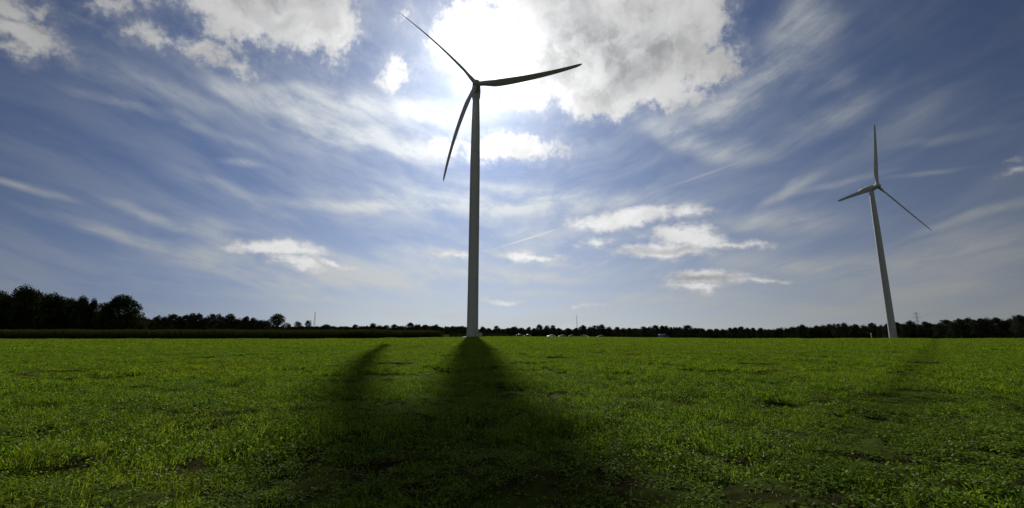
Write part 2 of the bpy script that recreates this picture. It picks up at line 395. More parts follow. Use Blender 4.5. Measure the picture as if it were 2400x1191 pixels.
# ------------------------------------------------------------------ grass patches
def scatter_object(name, protos, pts, rotz, scl, idx, mats):
    col = bpy.data.collections.new(name+'_patches')
    for p in protos: col.objects.link(p)
    me = bpy.data.meshes.new(name); me.vertices.add(len(pts)); me.vertices.foreach_set('co', np.asarray(pts, np.float32).ravel())
    for nm, typ, key, dat in (('rot', 'FLOAT', 'value', rotz), ('scl', 'FLOAT_VECTOR', 'vector', scl), ('idx', 'INT', 'value', idx)):
        a = me.attributes.new(nm, typ, 'POINT'); a.data.foreach_set(key, np.asarray(dat, np.int32 if typ == 'INT' else np.float32).ravel())
    for m_ in mats: me.materials.append(m_)
    me.update(); o = bpy.data.objects.new(name, me); C.objects.link(o)
    g = bpy.data.node_groups.new(name+'_scatter', 'GeometryNodeTree')
    g.interface.new_socket('Geometry', in_out='INPUT', socket_type='NodeSocketGeometry')
    g.interface.new_socket('Geometry', in_out='OUTPUT', socket_type='NodeSocketGeometry')
    nd = g.nodes; L = g.links
    gi = nd.new('NodeGroupInput'); go = nd.new('NodeGroupOutput'); ip = nd.new('GeometryNodeInstanceOnPoints')
    ci = nd.new('GeometryNodeCollectionInfo'); ci.inputs['Collection'].default_value = col
    ci.inputs['Separate Children'].default_value = True; ci.inputs['Reset Children'].default_value = True
    def at_(nm, t):
        a = nd.new('GeometryNodeInputNamedAttribute'); a.data_type = t; a.inputs['Name'].default_value = nm
        return a.outputs['Attribute']
    cx = nd.new('ShaderNodeCombineXYZ'); L.new(at_('rot', 'FLOAT'), cx.inputs[2])
    L.new(gi.outputs[0], ip.inputs['Points']); L.new(ci.outputs[0], ip.inputs['Instance'])
    ip.inputs['Pick Instance'].default_value = True
    L.new(at_('idx', 'INT'), ip.inputs['Instance Index']); L.new(cx.outputs[0], ip.inputs['Rotation']); L.new(at_('scl', 'FLOAT_VECTOR'), ip.inputs['Scale'])
    L.new(ip.outputs[0], go.inputs[0])
    md = o.modifiers.new('scatter', 'NODES'); md.node_group = g
    return o

def blade_patch(name, size, n, h0, h1, w, weeds, wsize, seed, straws=0, gap=.0):
    r = np.random.default_rng(seed)
    # clumped positions
    nc = max(6, int(n/28)); cx = (r.random((nc, 2))-.5)*size; ch = r.uniform(.15, 1.6, nc); lean = r.normal(0, .35, (nc, 2))
    k = r.integers(0, nc, n); base = cx[k]+r.normal(0, size/sqrt(nc)*.30, (n, 2))
    hh = r.uniform(h0, h1, n)*ch[k]; a = r.random(n)*2*pi
    ln = lean[k]*.8+r.normal(0, .38, (n, 2))
    bx = np.concatenate([base, np.full((n, 1), -.01)], 1)
    wv = np.stack([np.cos(a), np.sin(a), np.zeros(n)], 1)*(w*r.uniform(.6, 1.3, n))[:, None]
    mid = bx+np.concatenate([ln*hh[:, None]*.35, (hh*.6)[:, None]], 1)
    tip = bx+np.concatenate([ln*hh[:, None]*1.15, (hh*r.uniform(.8, 1.0, n))[:, None]], 1)
    q1 = np.stack([bx-wv, bx+wv, mid+wv*.8, mid-wv*.8], 1); q2 = np.stack([mid-wv*.8, mid+wv*.8, tip+wv*.12, tip-wv*.12], 1)
    V = [q1.reshape(-1, 3), q2.reshape(-1, 3)]; mi = [np.zeros(2*n, int)]; nq = 2*n
    if weeds:
        # leaflets of clover and broad weeds, in rosettes
        nr_ = max(3, weeds//16); rh = r.uniform(.1, 1.6, nr_); rc = (r.random((nr_, 2))-.5)*size; kk = r.integers(0, nr_, weeds)
        p = rc[kk]+r.normal(0, wsize*1.6, (weeds, 2)); z = r.uniform(h0*.3, h1*.8, weeds)*rh[kk]
        L = wsize*r.uniform(.6, 1.4, weeds); a = r.random(weeds)*2*pi; t = r.normal(0, .5, weeds); tt = r.normal(0, .4, weeds)
        d = np.stack([np.cos(a)*np.cos(t), np.sin(a)*np.cos(t), np.sin(t)], 1)*L[:, None]
        s_ = np.stack([-np.sin(a)*np.cos(tt), np.cos(a)*np.cos(tt), np.sin(tt)], 1)*(L*.42)[:, None]
        c0 = np.concatenate([p, z[:, None]], 1)
        q = np.stack([c0-d*.5, c0+s_-d*.02, c0+d*.5, c0-s_+d*.04], 1)
        V.append(q.reshape(-1, 3)); mi.append(np.ones(weeds, int)); nq += weeds
    if straws:
        p = (r.random((straws, 2))-.5)*size; a = r.random(straws)*2*pi; L = r.uniform(.05, .16, straws)
        c0 = np.concatenate([p, r.uniform(.02, .09, (straws, 1))], 1)
        d = np.stack([np.cos(a), np.sin(a), r.normal(0, .25, straws)], 1)*L[:, None]; s_ = np.stack([-np.sin(a), np.cos(a), np.full(straws, .5)], 1)*.003
        q = np.stack([c0-s_, c0+s_, c0+d+s_, c0+d-s_], 1); V.append(q.reshape(-1, 3)); mi.append(np.full(straws, 2)); nq += straws
    o = quadmesh(name, np.concatenate(V), nq, [M['grass'], M['weed'], M['straw']], np.concatenate(mi), link=False)
    return o

corn_front = [(-197, 112), (-42.5, 127), (-24, 163), (-32, 200)]
def in_corn(x, y):
    # behind the field margin, to the left
    e1 = 112+(x+197)*(127-112)/154.5
    e2 = -42.5+(y-127)*18.5/36.
    return (y > e1) & (x < np.where(y > 127, e2, -42.5))
def build_grass():
    near = [blade_patch('grass_near_%d' % i, 1.0, 440, .04, .12, .0035, 820, .030, 50+i, 3) for i in range(5)]
    near += [blade_patch('grass_near_%d' % (5+i), 1.0, 260, .05, .12, .0035, 800, .040, 70+i, 6) for i in range(3)]
    mid = [blade_patch('grass_patch_%d' % i, 1.9, 2200, .05, .14, .008, 1500, .045, 150+i) for i in range(5)]
    far = [blade_patch('grass_wide_%d' % i, 3.6, 2400, .06, .15, .022, 900, .085, 250+i) for i in range(4)]
    protos = far+near+mid      # collection info sorts by name: grass_near, grass_patch, grass_wide
    off = {'near': 0, 'mid': 8, 'far': 13}
    P = []; Rz = []; Sc = []; I = []
    for lvl, cell, r0, r1, nv in (('near', .62, 2.2, 20, 5), ('mid', 1.25, 19, 62, 5), ('far', 2.3, 59, 215, 4)):
        n = int(r1/cell)+2
        gx, gy = np.meshgrid(np.arange(-int(n*1.15), int(n*1.15)+1), np.arange(-7 if lvl == 'near' else -2, n), indexing='ij')
        x = (gx.ravel()+rng.uniform(-.5, .5, gx.size))*cell; y = (gy.ravel()+rng.uniform(-.5, .5, gx.size))*cell
        r = np.hypot(x, y); az = np.degrees(np.arctan2(x, y))
        k = (r > r0) & (r < r1) & ((np.abs(az) < {'near': 62, 'mid': 70, 'far': 57}[lvl]) | ((lvl == 'near') & (y > -4))) & ~in_corn(x, y) & (y < crest(x, y)+26)
        k &= np.hypot(x+15.6, y-175.5) > 3.6
        x, y, r = x[k], y[k], r[k]
        cl = vnoise(x/3.1+40, y/1.9+3)*.55+vnoise(x/1.1+7, y/.8)*.45      # tufts and thin spots
        right = sstep(-.1, .6, x/np.maximum(y, 1))
        thin = cl < .18
        sz = .42+1.15*sstep(.25, .78, cl)+rng.normal(0, .24, len(x)); sz = np.where(thin, sz*.45, sz)
        # two faint wheel tracks running away across the right of the field
        tr = np.abs(x+1.5-.96*y); sz *= np.where(tr < .5+.004*r, .55, 1.0)
        bare = (rng.random(len(x)) < .0) | (cl < {'near': .0, 'mid': .0, 'far': .03}[lvl])
        k2 = ~bare
        x, y, r, sz, cl, right = x[k2], y[k2], r[k2], sz[k2], cl[k2], right[k2]
        P.append(np.stack([x, y, terr(x, y)-.004], 1)); Rz.append(rng.random(len(x))*2*pi)
        s = rng.uniform(.9, 1.12, len(x)); Sc.append(np.stack([s, s, np.clip(sz, .3, 2.2)], 1))
        idx = rng.integers(0, nv, len(x))+off[lvl]
        if lvl == 'near':
            wd = rng.random(len(x)) < (.12+.5*right)*np.where(vnoise(x/2+80, y/2) > .45, 1.2, .3)
            idx = np.where(wd, 5+rng.integers(0, 3, len(x)), idx)
        I.append(idx)
    # taller rough tufts along the far margin of the field
    n = 900; a = rng.uniform(-.05, .95, n); yy = rng.uniform(118, 186, n); xx = a*yy
    yy = crest(xx, yy)+rng.uniform(-1, 9, n); k = (~in_corn(xx, yy)) & (np.hypot(xx+15.6, yy-175.5) > 5); xx, yy = xx[k], yy[k]
    P.append(np.stack([xx, yy, terr(xx, yy)], 1)); Rz.append(rng.random(len(xx))*6.28); q = rng.uniform(.25, .6, len(xx))
    Sc.append(np.stack([q, q, rng.uniform(.5, 1.5, len(xx))*(.5+vnoise(xx/6, yy/6))], 1)); I.append(rng.integers(0, 4, len(xx))+13)
    o = scatter_object('grass', protos, np.concatenate(P), np.concatenate(Rz), np.concatenate(Sc), np.concatenate(I), [M['grass'], M['weed'], M['straw']])
    tag(o, 'short bright green grass and clover covering the whole field', 'grass', kind='stuff')
    print('grass patches', sum(len(p) for p in P))
build_grass()

# ------------------------------------------------------------------ maize
def maize_plant(r, h):
    q = []; mi = []
    lean = r.normal(0, .04, 2)
    w = .014
    for a in (0, pi/2):
        d = np.array([cos(a), sin(a), 0])*w; t = np.array([lean[0]*h, lean[1]*h, h])
        q.append([-d, d, t+d*.4, t-d*.4]); mi.append(0)
    a0 = r.random()*pi
    for i in range(11):
        z = h*(.12+.075*i); a = a0+pi*i+r.normal(0, .35); L = .75*(1-.35*abs(i-5)/6)*r.uniform(.8, 1.15)
        d = np.array([cos(a), sin(a), 0]); s_ = np.array([-sin(a), cos(a), .15])*.042
        b = np.array([lean[0]*z, lean[1]*z, z]); p1 = b+d*L*.4+np.array([0, 0, L*.38]); p2 = b+d*L*.95+np.array([0, 0, L*r.uniform(-.15, .25)])
        q.append([b-s_*.6, b+s_*.6, p1+s_, p1-s_]); q.append([p1-s_, p1+s_, p2+s_*.1, p2-s_*.1]); mi += [0, 0]
    for i in range(7):
        a = r.random()*2*pi; t = np.array([lean[0]*h, lean[1]*h, h]); d = np.array([cos(a)*.12, sin(a)*.12, r.uniform(.16, .26)])
        s_ = np.array([-sin(a), cos(a), 0])*.012; q.append([t-s_, t+s_, t+d+s_*.6, t+d-s_*.6]); mi.append(1)
    return np.array(q), mi
def build_maize():
    protos = []
    for v in range(4):
        r = np.random.default_rng(400+v); Q = []; MI = []
        for i in range(16):
            q, mi = maize_plant(r, r.uniform(2.15, 2.5)); p = np.array([(i % 8)*.19-.66+r.normal(0, .04), (i//8)*.75-.37+r.normal(0, .04), 0])
            Q.append(q+p); MI += mi
        Q = np.concatenate(Q); protos.append(quadmesh('maize_row_%d' % v, Q.reshape(-1, 3), len(Q), [M['maize'], M['tassel']], MI, link=False))
    P = []; Rz = []; Sc = []
    def run(a, b, inward, rows=8):
        a = np.array(a, float); b = np.array(b, float); L = np.linalg.norm(b-a); d = (b-a)/L; nrm = np.array([-d[1], d[0]])*inward
        for k in range(rows):
            for i in range(int(L/1.5)+1):
                p = a+d*(i*1.5+.3*(k % 2))+nrm*(.8+k*1.5)
                P.append((p[0], p[1], T(p[0], p[1])-.02)); Rz.append(atan2(d[1], d[0])+(pi if rng.random() < .5 else 0))
                s = .93+.10*vnoise(p[0]/5, p[1]/5)+rng.normal(0, .035); 
                if p[1] > 150: s *= .97
                Sc.append((1, 1, s))
    run(corn_front[0], corn_front[1], 1); run(corn_front[1], corn_front[2], 1, 7); run((-345, 97), (-197, 112), 1, 5)
    o = scatter_object('maize_crop', protos, P, Rz, Sc, rng.integers(0, 4, len(P)), [M['maize'], M['tassel']])
    tag(o, 'tall dark standing maize crop along the left edge of the green field', 'maize', kind='stuff')
build_maize()

# ------------------------------------------------------------------ trees
def crown_mesh(name, seed, cards, size, kind, m_, low=.14, gappy=.0):
    """unit crown: height 1, built of leaf clumps hung on lobes"""
    r = np.random.default_rng(seed); lobes = []
    nl = {'round': 20, 'tall': 16, 'loose': 15, 'wide': 22, 'pine': 11}[kind]
    for i in range(nl):
        t = (i+.5)/nl; z = low+(1-low)*(.08+.84*t)
        prof = {'round': sin(pi*min(1, .20+.80*t))**.6 if t < 1 else 0, 'tall': .70*sin(pi*(.15+.8*t))**.7+.1, 'loose': .85*sin(pi*(.12+.8*t))**.6,
                'wide': sin(pi*(.22+.74*t))**.5, 'pine': .30+.5*(t > .4)*sin(pi*t)}[kind]
        W_ = {'round': .40, 'tall': .27, 'loose': .38, 'wide': .50, 'pine': .30}[kind]
        a = i*2.4+r.normal(0, .4); q = W_*prof*r.uniform(.45, .95)
        rr = r.uniform(.12, .19)*(1.0 if kind != 'pine' else .8)
        lobes.append((cos(a)*q, sin(a)*q, z, rr*1.15, rr*r.uniform(.6, .95)))
    lobes.append((r.normal(0, .06), r.normal(0, .06), .86, .17, .11)); lobes.append((r.normal(0, .10), r.normal(0, .10), .80, .18, .12))
    n = cards; k = r.integers(0, len(lobes), n); Lb = np.array(lobes)[k]
    dv = r.normal(0, 1, (n, 3)); dv /= np.linalg.norm(dv, axis=1)[:, None]
    rad = r.uniform(.35, 1.12, n)**.6
    c = Lb[:, :3]+dv*np.stack([Lb[:, 3], Lb[:, 3], Lb[:, 4]], 1)*rad[:, None]
    c += r.normal(0, .012, (n, 3))
    nn = dv+r.normal(0, .8, (n, 3)); nn /= np.linalg.norm(nn, axis=1)[:, None]
    a = np.cross(nn, r.normal(0, 1, (n, 3))); a /= np.linalg.norm(a, axis=1)[:, None]; b = np.cross(nn, a)
    s = (size*r.uniform(.5, 1.3, n))[:, None]
    c[:, 2] *= .985/np.quantile(c[:, 2], .998)
    V = np.stack([c-a*s, c+b*s*.55, c+a*s, c-b*s*.55], 1).reshape(-1, 3)
    o = quadmesh(name, V, n, m_, link=False)
    return o.data, lobes
def trunk_mesh(name, lobes, seed):
    r = random.Random(seed); b = MB()
    b.tube([(0, 0, -.02), (.004, .0, .12), (r.uniform(-.02, .02), r.uniform(-.02, .02), .35), (r.uniform(-.03, .03), r.uniform(-.03, .03), .72)], [.030, .022, .017, .006], 7)
    for L in lobes[::2]:
        z0 = max(.12, L[2]*.55); b.tube([(0, 0, z0), (L[0]*.5, L[1]*.5, z0+(L[2]-z0)*.6), (L[0], L[1], L[2])], [.009, .006, .002], 5)
    o = b.build(name, M['bark'], link=False, smooth=True); return o.data
VAR = {}
def variant(key, seeds, cards, size, kind, m_, low, gappy=0):
    VAR[key] = []
    for s in seeds:
        cm, lb = crown_mesh('crown', s, cards, size, kind, m_, low); VAR[key].append((cm, trunk_mesh('trunk', lb, s)))
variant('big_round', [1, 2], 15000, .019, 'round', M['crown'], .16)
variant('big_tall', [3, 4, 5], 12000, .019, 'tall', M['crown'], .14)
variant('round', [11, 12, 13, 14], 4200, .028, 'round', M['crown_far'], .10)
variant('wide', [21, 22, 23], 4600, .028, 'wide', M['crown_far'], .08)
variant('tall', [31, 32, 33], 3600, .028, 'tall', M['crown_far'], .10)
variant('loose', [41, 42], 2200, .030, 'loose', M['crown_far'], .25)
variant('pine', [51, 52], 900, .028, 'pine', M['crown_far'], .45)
def tree(name, px, Y, ytop, wpx, kind, label, group, base=None, cat='tree'):
    p = at(px, Y); h = height_at(ytop, Y, p.z)
    cw = {'big_round': .98, 'big_tall': .72, 'round': .98, 'wide': 1.2, 'tall': .72, 'loose': .95, 'pine': .72}[kind]
    zc = Y*cos(PITCH); wid = wpx/F*zc
    cm, tm = VAR[kind][random.randrange(len(VAR[kind]))]
    o = empty(name, p, random.random()*2*pi); tag(o, label, cat, group)
    sx = wid/cw
    for nm, me in (('crown', cm), ('trunk', tm)):
        c = bpy.data.objects.new(nm, me); C.objects.link(c); c.parent = o; c.scale = (sx, sx, h)
    return o
GL = 'tall trees behind the maize on the left'
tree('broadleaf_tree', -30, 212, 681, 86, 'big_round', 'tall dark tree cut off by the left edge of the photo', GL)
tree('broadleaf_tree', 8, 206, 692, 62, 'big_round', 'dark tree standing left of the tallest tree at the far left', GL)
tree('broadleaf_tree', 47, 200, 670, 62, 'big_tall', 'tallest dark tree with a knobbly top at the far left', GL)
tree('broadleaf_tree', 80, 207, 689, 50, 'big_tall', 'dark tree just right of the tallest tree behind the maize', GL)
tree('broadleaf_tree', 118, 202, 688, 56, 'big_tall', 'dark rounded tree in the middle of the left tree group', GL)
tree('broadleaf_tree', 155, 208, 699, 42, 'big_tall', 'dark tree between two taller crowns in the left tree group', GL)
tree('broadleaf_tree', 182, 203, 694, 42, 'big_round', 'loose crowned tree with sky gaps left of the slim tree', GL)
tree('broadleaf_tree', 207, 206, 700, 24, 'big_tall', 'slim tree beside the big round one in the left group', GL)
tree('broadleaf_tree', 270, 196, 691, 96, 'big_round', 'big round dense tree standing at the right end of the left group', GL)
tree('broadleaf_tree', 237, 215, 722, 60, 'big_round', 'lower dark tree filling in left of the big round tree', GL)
for px, yt, w in ((20, 715, 70), (75, 712, 60), (135, 712, 60), (175, 722, 60), (220, 745, 50), (290, 735, 60), (315, 745, 40), (-20, 715, 60), (252, 742, 50)):
    tree('understorey_tree', px, 222, yt, w, 'wide', 'low dark understorey tree filling the gaps under the tall left trees', 'understorey trees under the tall left group')
GM = 'trees in the middle distance between the left group and the lone tree'
for px, yt, w, k in ((332,744,30,'round'),(348,746,26,'wide'),(364,739,22,'tall'),(382,742,28,'round'),(401,736,34,'round'),(415,741,26,'wide'),(431,737,28,'round'),(447,734,26,'tall'),(460,734,28,'round'),(477,741,26,'wide'),(500,735,38,'wide'),(518,741,26,'round'),(535,735,34,'round'),(553,745,24,'wide'),(573,741,24,'round'),(590,744,22,'round'),(607,750,22,'round'),(618,759,16,'round')):
    tree('woodland_tree', px, 330+random.uniform(-10, 10), yt, w*1.15, k, 'dark tree in the wooded row behind the maize, left of the lone tree', GM)
tree('lone_tree', 647, 320, 735, 50, 'round', 'lone broad tree with sky showing under its crown, right of the wooded row', None)
tree('small_tree', 676, 330, 759, 14, 'round', 'low bush-like tree at the right foot of the lone broad tree', None)
tree('small_tree', 696, 330, 753, 24, 'loose', 'small open tree just right of the lone broad tree', None)
tree('small_tree', 720, 328, 750, 20, 'loose', 'slender small tree immediately left of the left lattice mast', None)
G2 = 'low far trees above the maize left of the tall turbine'
for px, yt, w, k in ((706,764,16,'wide'),(746,765,20,'wide'),(763,760,28,'round'),(780,764,24,'wide'),(797,765,22,'wide'),(815,765,22,'wide'),(832,760,20,'round'),(848,764,20,'wide'),(860,763,20,'wide'),(873,757,18,'tall'),(888,762,22,'wide'),(905,762,22,'wide'),(924,760,22,'round'),(941,763,20,'wide'),(962,756,24,'round'),(978,760,20,'wide'),(997,761,24,'round'),(1010,763,16,'wide'),(1021,760,16,'tall'),(1035,767,18,'wide'),(1050,769,16,'wide'),(1059,767,14,'round'),(1075,772,14,'wide'),(1090,766,10,'tall'),(1097,772,14,'wide')):
    tree('distant_tree', px, 430+random.uniform(-20, 20), yt, w*1.2, k, 'low distant tree above the maize between left mast and tall turbine', G2)
G3 = 'distant trees behind the cars right of the tall turbine'
for px, yt, w, k in ((1120,772,14,'wide'),(1131,765,12,'tall'),(1145,769,16,'round'),(1163,763,14,'loose'),(1178,772,16,'wide'),(1192,768,18,'wide'),(1205,765,22,'loose'),(1222,768,18,'round'),(1240,766,14,'round'),(1252,769,16,'round'),(1265,760,20,'round'),(1282,762,16,'loose'),(1296,762,16,'round'),(1310,768,14,'round'),(1333,769,20,'round'),(1351,768,16,'round'),(1367,762,22,'round'),(1384,765,18,'wide'),(1397,762,20,'wide'),(1411,760,22,'round'),(1428,765,18,'wide'),(1447,766,18,'round'),(1462,768,18,'wide'),(1476,768,16,'round'),(1492,769,16,'wide')):
    tree('distant_tree', px, 440+random.uniform(-25, 25), yt, w*1.25, k, 'distant dark tree beyond the parked cars right of the tall turbine', G3)
G4 = 'distant trees between the cars and the leaning turbine'
for px, yt, w, k in ((1510,765,22,'round'),(1524,765,18,'wide'),(1537,762,22,'round'),(1553,763,18,'round'),(1562,763,16,'tall'),(1577,766,20,'wide'),(1592,766,20,'wide'),(1614,762,28,'round'),(1632,769,18,'wide'),(1648,771,20,'wide'),(1665,770,20,'wide'),(1681,770,16,'round'),(1695,771,16,'round'),(1712,768,20,'wide'),(1725,767,20,'round'),(1739,765,22,'round'),(1754,768,18,'round'),(1767,768,16,'round'),(1785,768,20,'round'),(1800,771,20,'wide'),(1816,771,18,'wide'),(1830,767,22,'wide'),(1848,768,20,'wide'),(1865,767,20,'wide'),(1882,760,24,'round'),(1900,766,20,'wide'),(1918,762,20,'round'),(1933,761,20,'wide'),(1948,759,22,'round'),(1965,758,22,'wide'),(1983,756,20,'round'),(1996,762,18,'wide'),(2009,759,22,'round'),(2028,761,20,'wide'),(2048,756,24,'round'),(2068,761,20,'wide')):
    tree('distant_tree', px, 390+random.uniform(-20, 20), yt, w*1.25, k, 'distant dark tree in the row left of the leaning turbine', G4)
G5 = 'dark trees right of the leaning turbine'
for px, yt, w, k in ((2088,757,22,'round'),(2108,755,24,'round'),(2124,757,20,'wide'),(2140,751,24,'round'),(2160,762,18,'wide'),(2175,753,24,'round'),(2190,757,20,'wide'),(2205,757,22,'wide'),(2223,749,30,'round'),(2240,751,24,'wide'),(2256,746,26,'round'),(2275,744,28,'round'),(2294,748,24,'wide'),(2308,746,26,'round'),(2322,744,24,'wide'),(2345,744,28,'round'),(2362,748,26,'wide'),(2378,746,28,'round'),(2398,738,30,'round'),(2420,740,36,'round')):
    tree('hedgerow_tree', px, 330+random.uniform(-15, 15)-(px-2088)*.16, yt, w*1.3, k, 'dark rounded tree in the thick row right of the leaning turbine', G5)
# the wood behind and under the rows, one mass
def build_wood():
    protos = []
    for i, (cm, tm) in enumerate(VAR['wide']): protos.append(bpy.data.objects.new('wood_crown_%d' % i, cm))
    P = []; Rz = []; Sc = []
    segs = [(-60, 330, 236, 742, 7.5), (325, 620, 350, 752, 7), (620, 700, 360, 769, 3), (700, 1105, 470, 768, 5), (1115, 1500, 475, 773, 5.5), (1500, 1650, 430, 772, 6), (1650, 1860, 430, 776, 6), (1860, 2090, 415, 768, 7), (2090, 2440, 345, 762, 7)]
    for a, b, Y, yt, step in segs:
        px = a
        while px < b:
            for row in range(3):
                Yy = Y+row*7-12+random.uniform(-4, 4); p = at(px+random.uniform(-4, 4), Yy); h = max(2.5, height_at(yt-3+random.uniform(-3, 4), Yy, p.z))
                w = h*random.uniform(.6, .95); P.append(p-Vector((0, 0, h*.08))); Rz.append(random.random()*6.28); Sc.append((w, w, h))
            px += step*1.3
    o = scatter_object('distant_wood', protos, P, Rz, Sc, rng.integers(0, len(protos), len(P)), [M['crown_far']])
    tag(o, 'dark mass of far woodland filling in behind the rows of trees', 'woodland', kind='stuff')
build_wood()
# rough verge: low bushes at the far edge of the field
for i, (px, Y, yt, w) in enumerate(((1060,172,779,14),(1070,176,781,16),(1083,178,784,14),(1094,181,783,12),(1128,188,782,14),(1140,190,781,16),(1154,192,782,15),(1168,193,783,16),(1182,195,783,14),(1196,197,785,12))):
    lab = 'low scrubby bush at the field edge right of the tall turbine base' if px > 1110 else 'low scrubby bush at the end of the maize left of the turbine base'
    tree('bush', px, Y, yt-1, w*1.3, 'wide', lab, 'bushes right of the turbine base' if px > 1110 else 'bushes left of the turbine base', cat='bush')

# ------------------------------------------------------------------ wind turbines
def turbine(hub, psi, tilt, cone, phase, R, zbase, yaw_back, label, group, bulge, prebend, pitch, prof, name='wind_turbine'):
    hub = Vector(hub); a = radians(psi); t = radians(tilt)
    ax = Vector((sin(a)*cos(t), cos(a)*cos(t), sin(t))); flat = Vector((sin(a), cos(a), 0))
    over = 4.2
    tb = hub-flat*over; Ht = hub.z-zbase-2.0
    root = empty(name, (tb.x, tb.y, zbase)); tag(root, label, 'wind turbine', group)
    O = Vector((tb.x, tb.y, zbase))
    b = MB(); pr = [(r_, z_*Ht) for r_, z_ in prof]
    b.lathe(pr, 40); tw = b.build('tower', M['tower'], root); autosmooth(tw)
    b = MB()
    for f_ in (.22, .47, .74):     # flange rings between tower sections
        b = MB(); r_ = np.interp(f_, [q[1] for q in prof], [q[0] for q in prof]); b.lathe([(r_+.02, f_*Ht-.08), (r_+.05, f_*Ht), (r_+.02, f_*Ht+.08)], 40)
        b.build('flange', M['tower_low'], tw)
    b = MB(); b.lathe([(4.2, -.4), (4.2, .12), (3.4, .28), (prof[0][0]+.15, .30)], 32); b.build('foundation', M['concrete'], root)
    # door with steps, facing the camera side
    dr = Vector((-O.x, -O.y, 0)).normalized(); dr = Matrix.Rotation(radians(38), 3, 'Z') @ dr; sd = Vector((-dr.y, dr.x, 0))
    Mx = Matrix((sd, dr, Vector((0, 0, 1)))).transposed()
    b = MB(); b.box(dr*(prof[0][0]+.0)+Vector((0, 0, 2.75)), (1.0, .25, 2.3), Mx); dro = b.build('door', M['tower_low'], root)
    b = MB(); b.box(dr*(prof[0][0]+.15)+sd*.35+Vector((0, 0, 2.7)), (.05, .1, .25), Mx); b.build('handle', M['dark'], dro)
    b = MB()
    for i in range(7): b.box(dr*(prof[0][0]+.7+i*.28)+Vector((0, 0, 1.55-i*.19)), (1.1, .28, .04), Mx)
    for s_ in (-.6, .6):
        b.tube([dr*(prof[0][0]+.3)+sd*s_+Vector((0, 0, 2.6)), dr*(prof[0][0]+.7)+sd*s_+Vector((0, 0, 2.6)), dr*(prof[0][0]+2.5)+sd*s_+Vector((0, 0, 1.35)), dr*(prof[0][0]+2.5)+sd*s_+Vector((0, 0, .3))], .03, 6)
    b.build('steps', M['galv'], root)
    # nacelle
    hl = hub-O; e1 = Vector((0, 0, 1)).cross(ax).normalized(); e2 = ax.cross(e1)
    b = MB(); rings = []
    for s_, w_, h_, up in ((-1.6, 1.35, 1.4, 0), (-2.2, 1.75, 1.75, .0), (-4.5, 1.95, 1.95, .1), (-8.0, 1.9, 1.85, .25), (-10.8, 1.6, 1.45, .5), (-11.6, 1.2, 1.0, .65)):
        rings.append([hl+ax*s_+e1*(w_*math.copysign(abs(cos(q))**.55, cos(q)))+e2*(up+h_*math.copysign(abs(sin(q))**.55, sin(q))) for q in [2*pi*k/24 for k in range(24)]])
    b.loft(rings); nc = b.build('nacelle', M['nacelle'], root); autosmooth(nc, 40)
    b = MB(); top = hl-ax*9.6+e2*2.1; b.tube([top, top+Vector((0, 0, 1.5))], .05, 6); b.tube([top+e1*-.5+Vector((0, 0, 1.3)), top+e1*.5+Vector((0, 0, 1.3))], .04, 6)
    b.box(top+Vector((0, 0, 1.6)), (.25, .25, .2)); b.build('wind_vane', M['dark'], nc)
    # hub spinner
    b = MB(); rings = []
    for s_, r_ in ((-1.7, 1.45), (-.9, 1.7), (.3, 1.72), (1.1, 1.45), (1.7, .95), (2.05, .35)):
        rings.append([hl+ax*s_+(e1*cos(q)+e2*sin(q))*r_ for q in [2*pi*k/28 for k in range(28)]])
    b.loft(rings); hb = b.build('hub', M['nacelle'], root); autosmooth(hb, 40)
    # blades
    cn = radians(cone)
    for i in range(3):
        q = radians(phase+120*i); rd = (e1*cos(q)+e2*sin(q)); ccw = (-e1*sin(q)+e2*cos(q)); cw = -ccw
        rings = []; NS = 34
        for k in range(NS+1):
            f_ = k/NS; f2 = .026+.974*f_
            s_ = f2*R
            ch = np.interp(f2, [0, .05, .12, .20, .30, .45, .65, .85, .95, .985, 1], [1.9, 1.95, 2.5, 2.95, 2.85, 2.5, 2.05, 1.55, 1.2, .9, .3])
            th = np.interp(f2, [0, .05, .12, .20, .35, .6, .85, 1], [1.0, .98, .66, .46, .35, .27, .22, .18])*ch
            tw_ = radians(np.interp(f2, [0, .05, .2, .4, .7, 1], [9, 8, 6, 3, 1, 0])+pitch)
            base = hl+rd*(s_*cos(cn))+ax*(s_*sin(cn)+prebend*R*f2**2-prebend*R*f2)+cw*(bulge*R*4*f2*(1-f2))
            rnd = np.interp(f2, [0, .06, .16, 1], [1, .9, 0, 0])
            # chord from leading edge (cw side) to trailing edge (ccw side); flat wind facing side
            le = .5*rnd+.30*(1-rnd)
            ring = []
            for m_ in range(20):
                g = 2*pi*m_/20; xc = .5-.5*cos(g)       # 0 leading .. 1 trailing
                yt_ = 5*.2*(.2969*sqrt(xc)-.126*xc-.3516*xc**2+.2843*xc**3-.1036*xc**4)*2.45
                circ = sqrt(max(0, .25-(xc-.5)**2))*2
                yy = (rnd*circ+(1-rnd)*yt_)*th*.5*(1 if g < pi else -1)
                cx = (xc-le)*ch
                dv = ccw*(cx*cos(tw_)+yy*sin(tw_))+ax*(-cx*sin(tw_)+yy*cos(tw_))
                ring.append(base+dv)
            rings.append(ring)
        b = MB(); b.loft(rings); bl = b.build('blade', M['blade'], root); autosmooth(bl, 50)
    return root
PROF = [(2.32, 0), (2.25, .03), (2.15, .2), (2.08, .5), (2.02, .70), (1.80, .84), (1.45, .985), (1.42, 1.0)]
turbine((-15.14, 171.33, 105.95), 174.44, 6.6, 1.36, 15.26, 48.13, T(-15.5, 175.5), 0, 'tall wind turbine standing at the field edge in front of the sun', None, .025, .0, 135, PROF)
p2 = at(2100, 292)
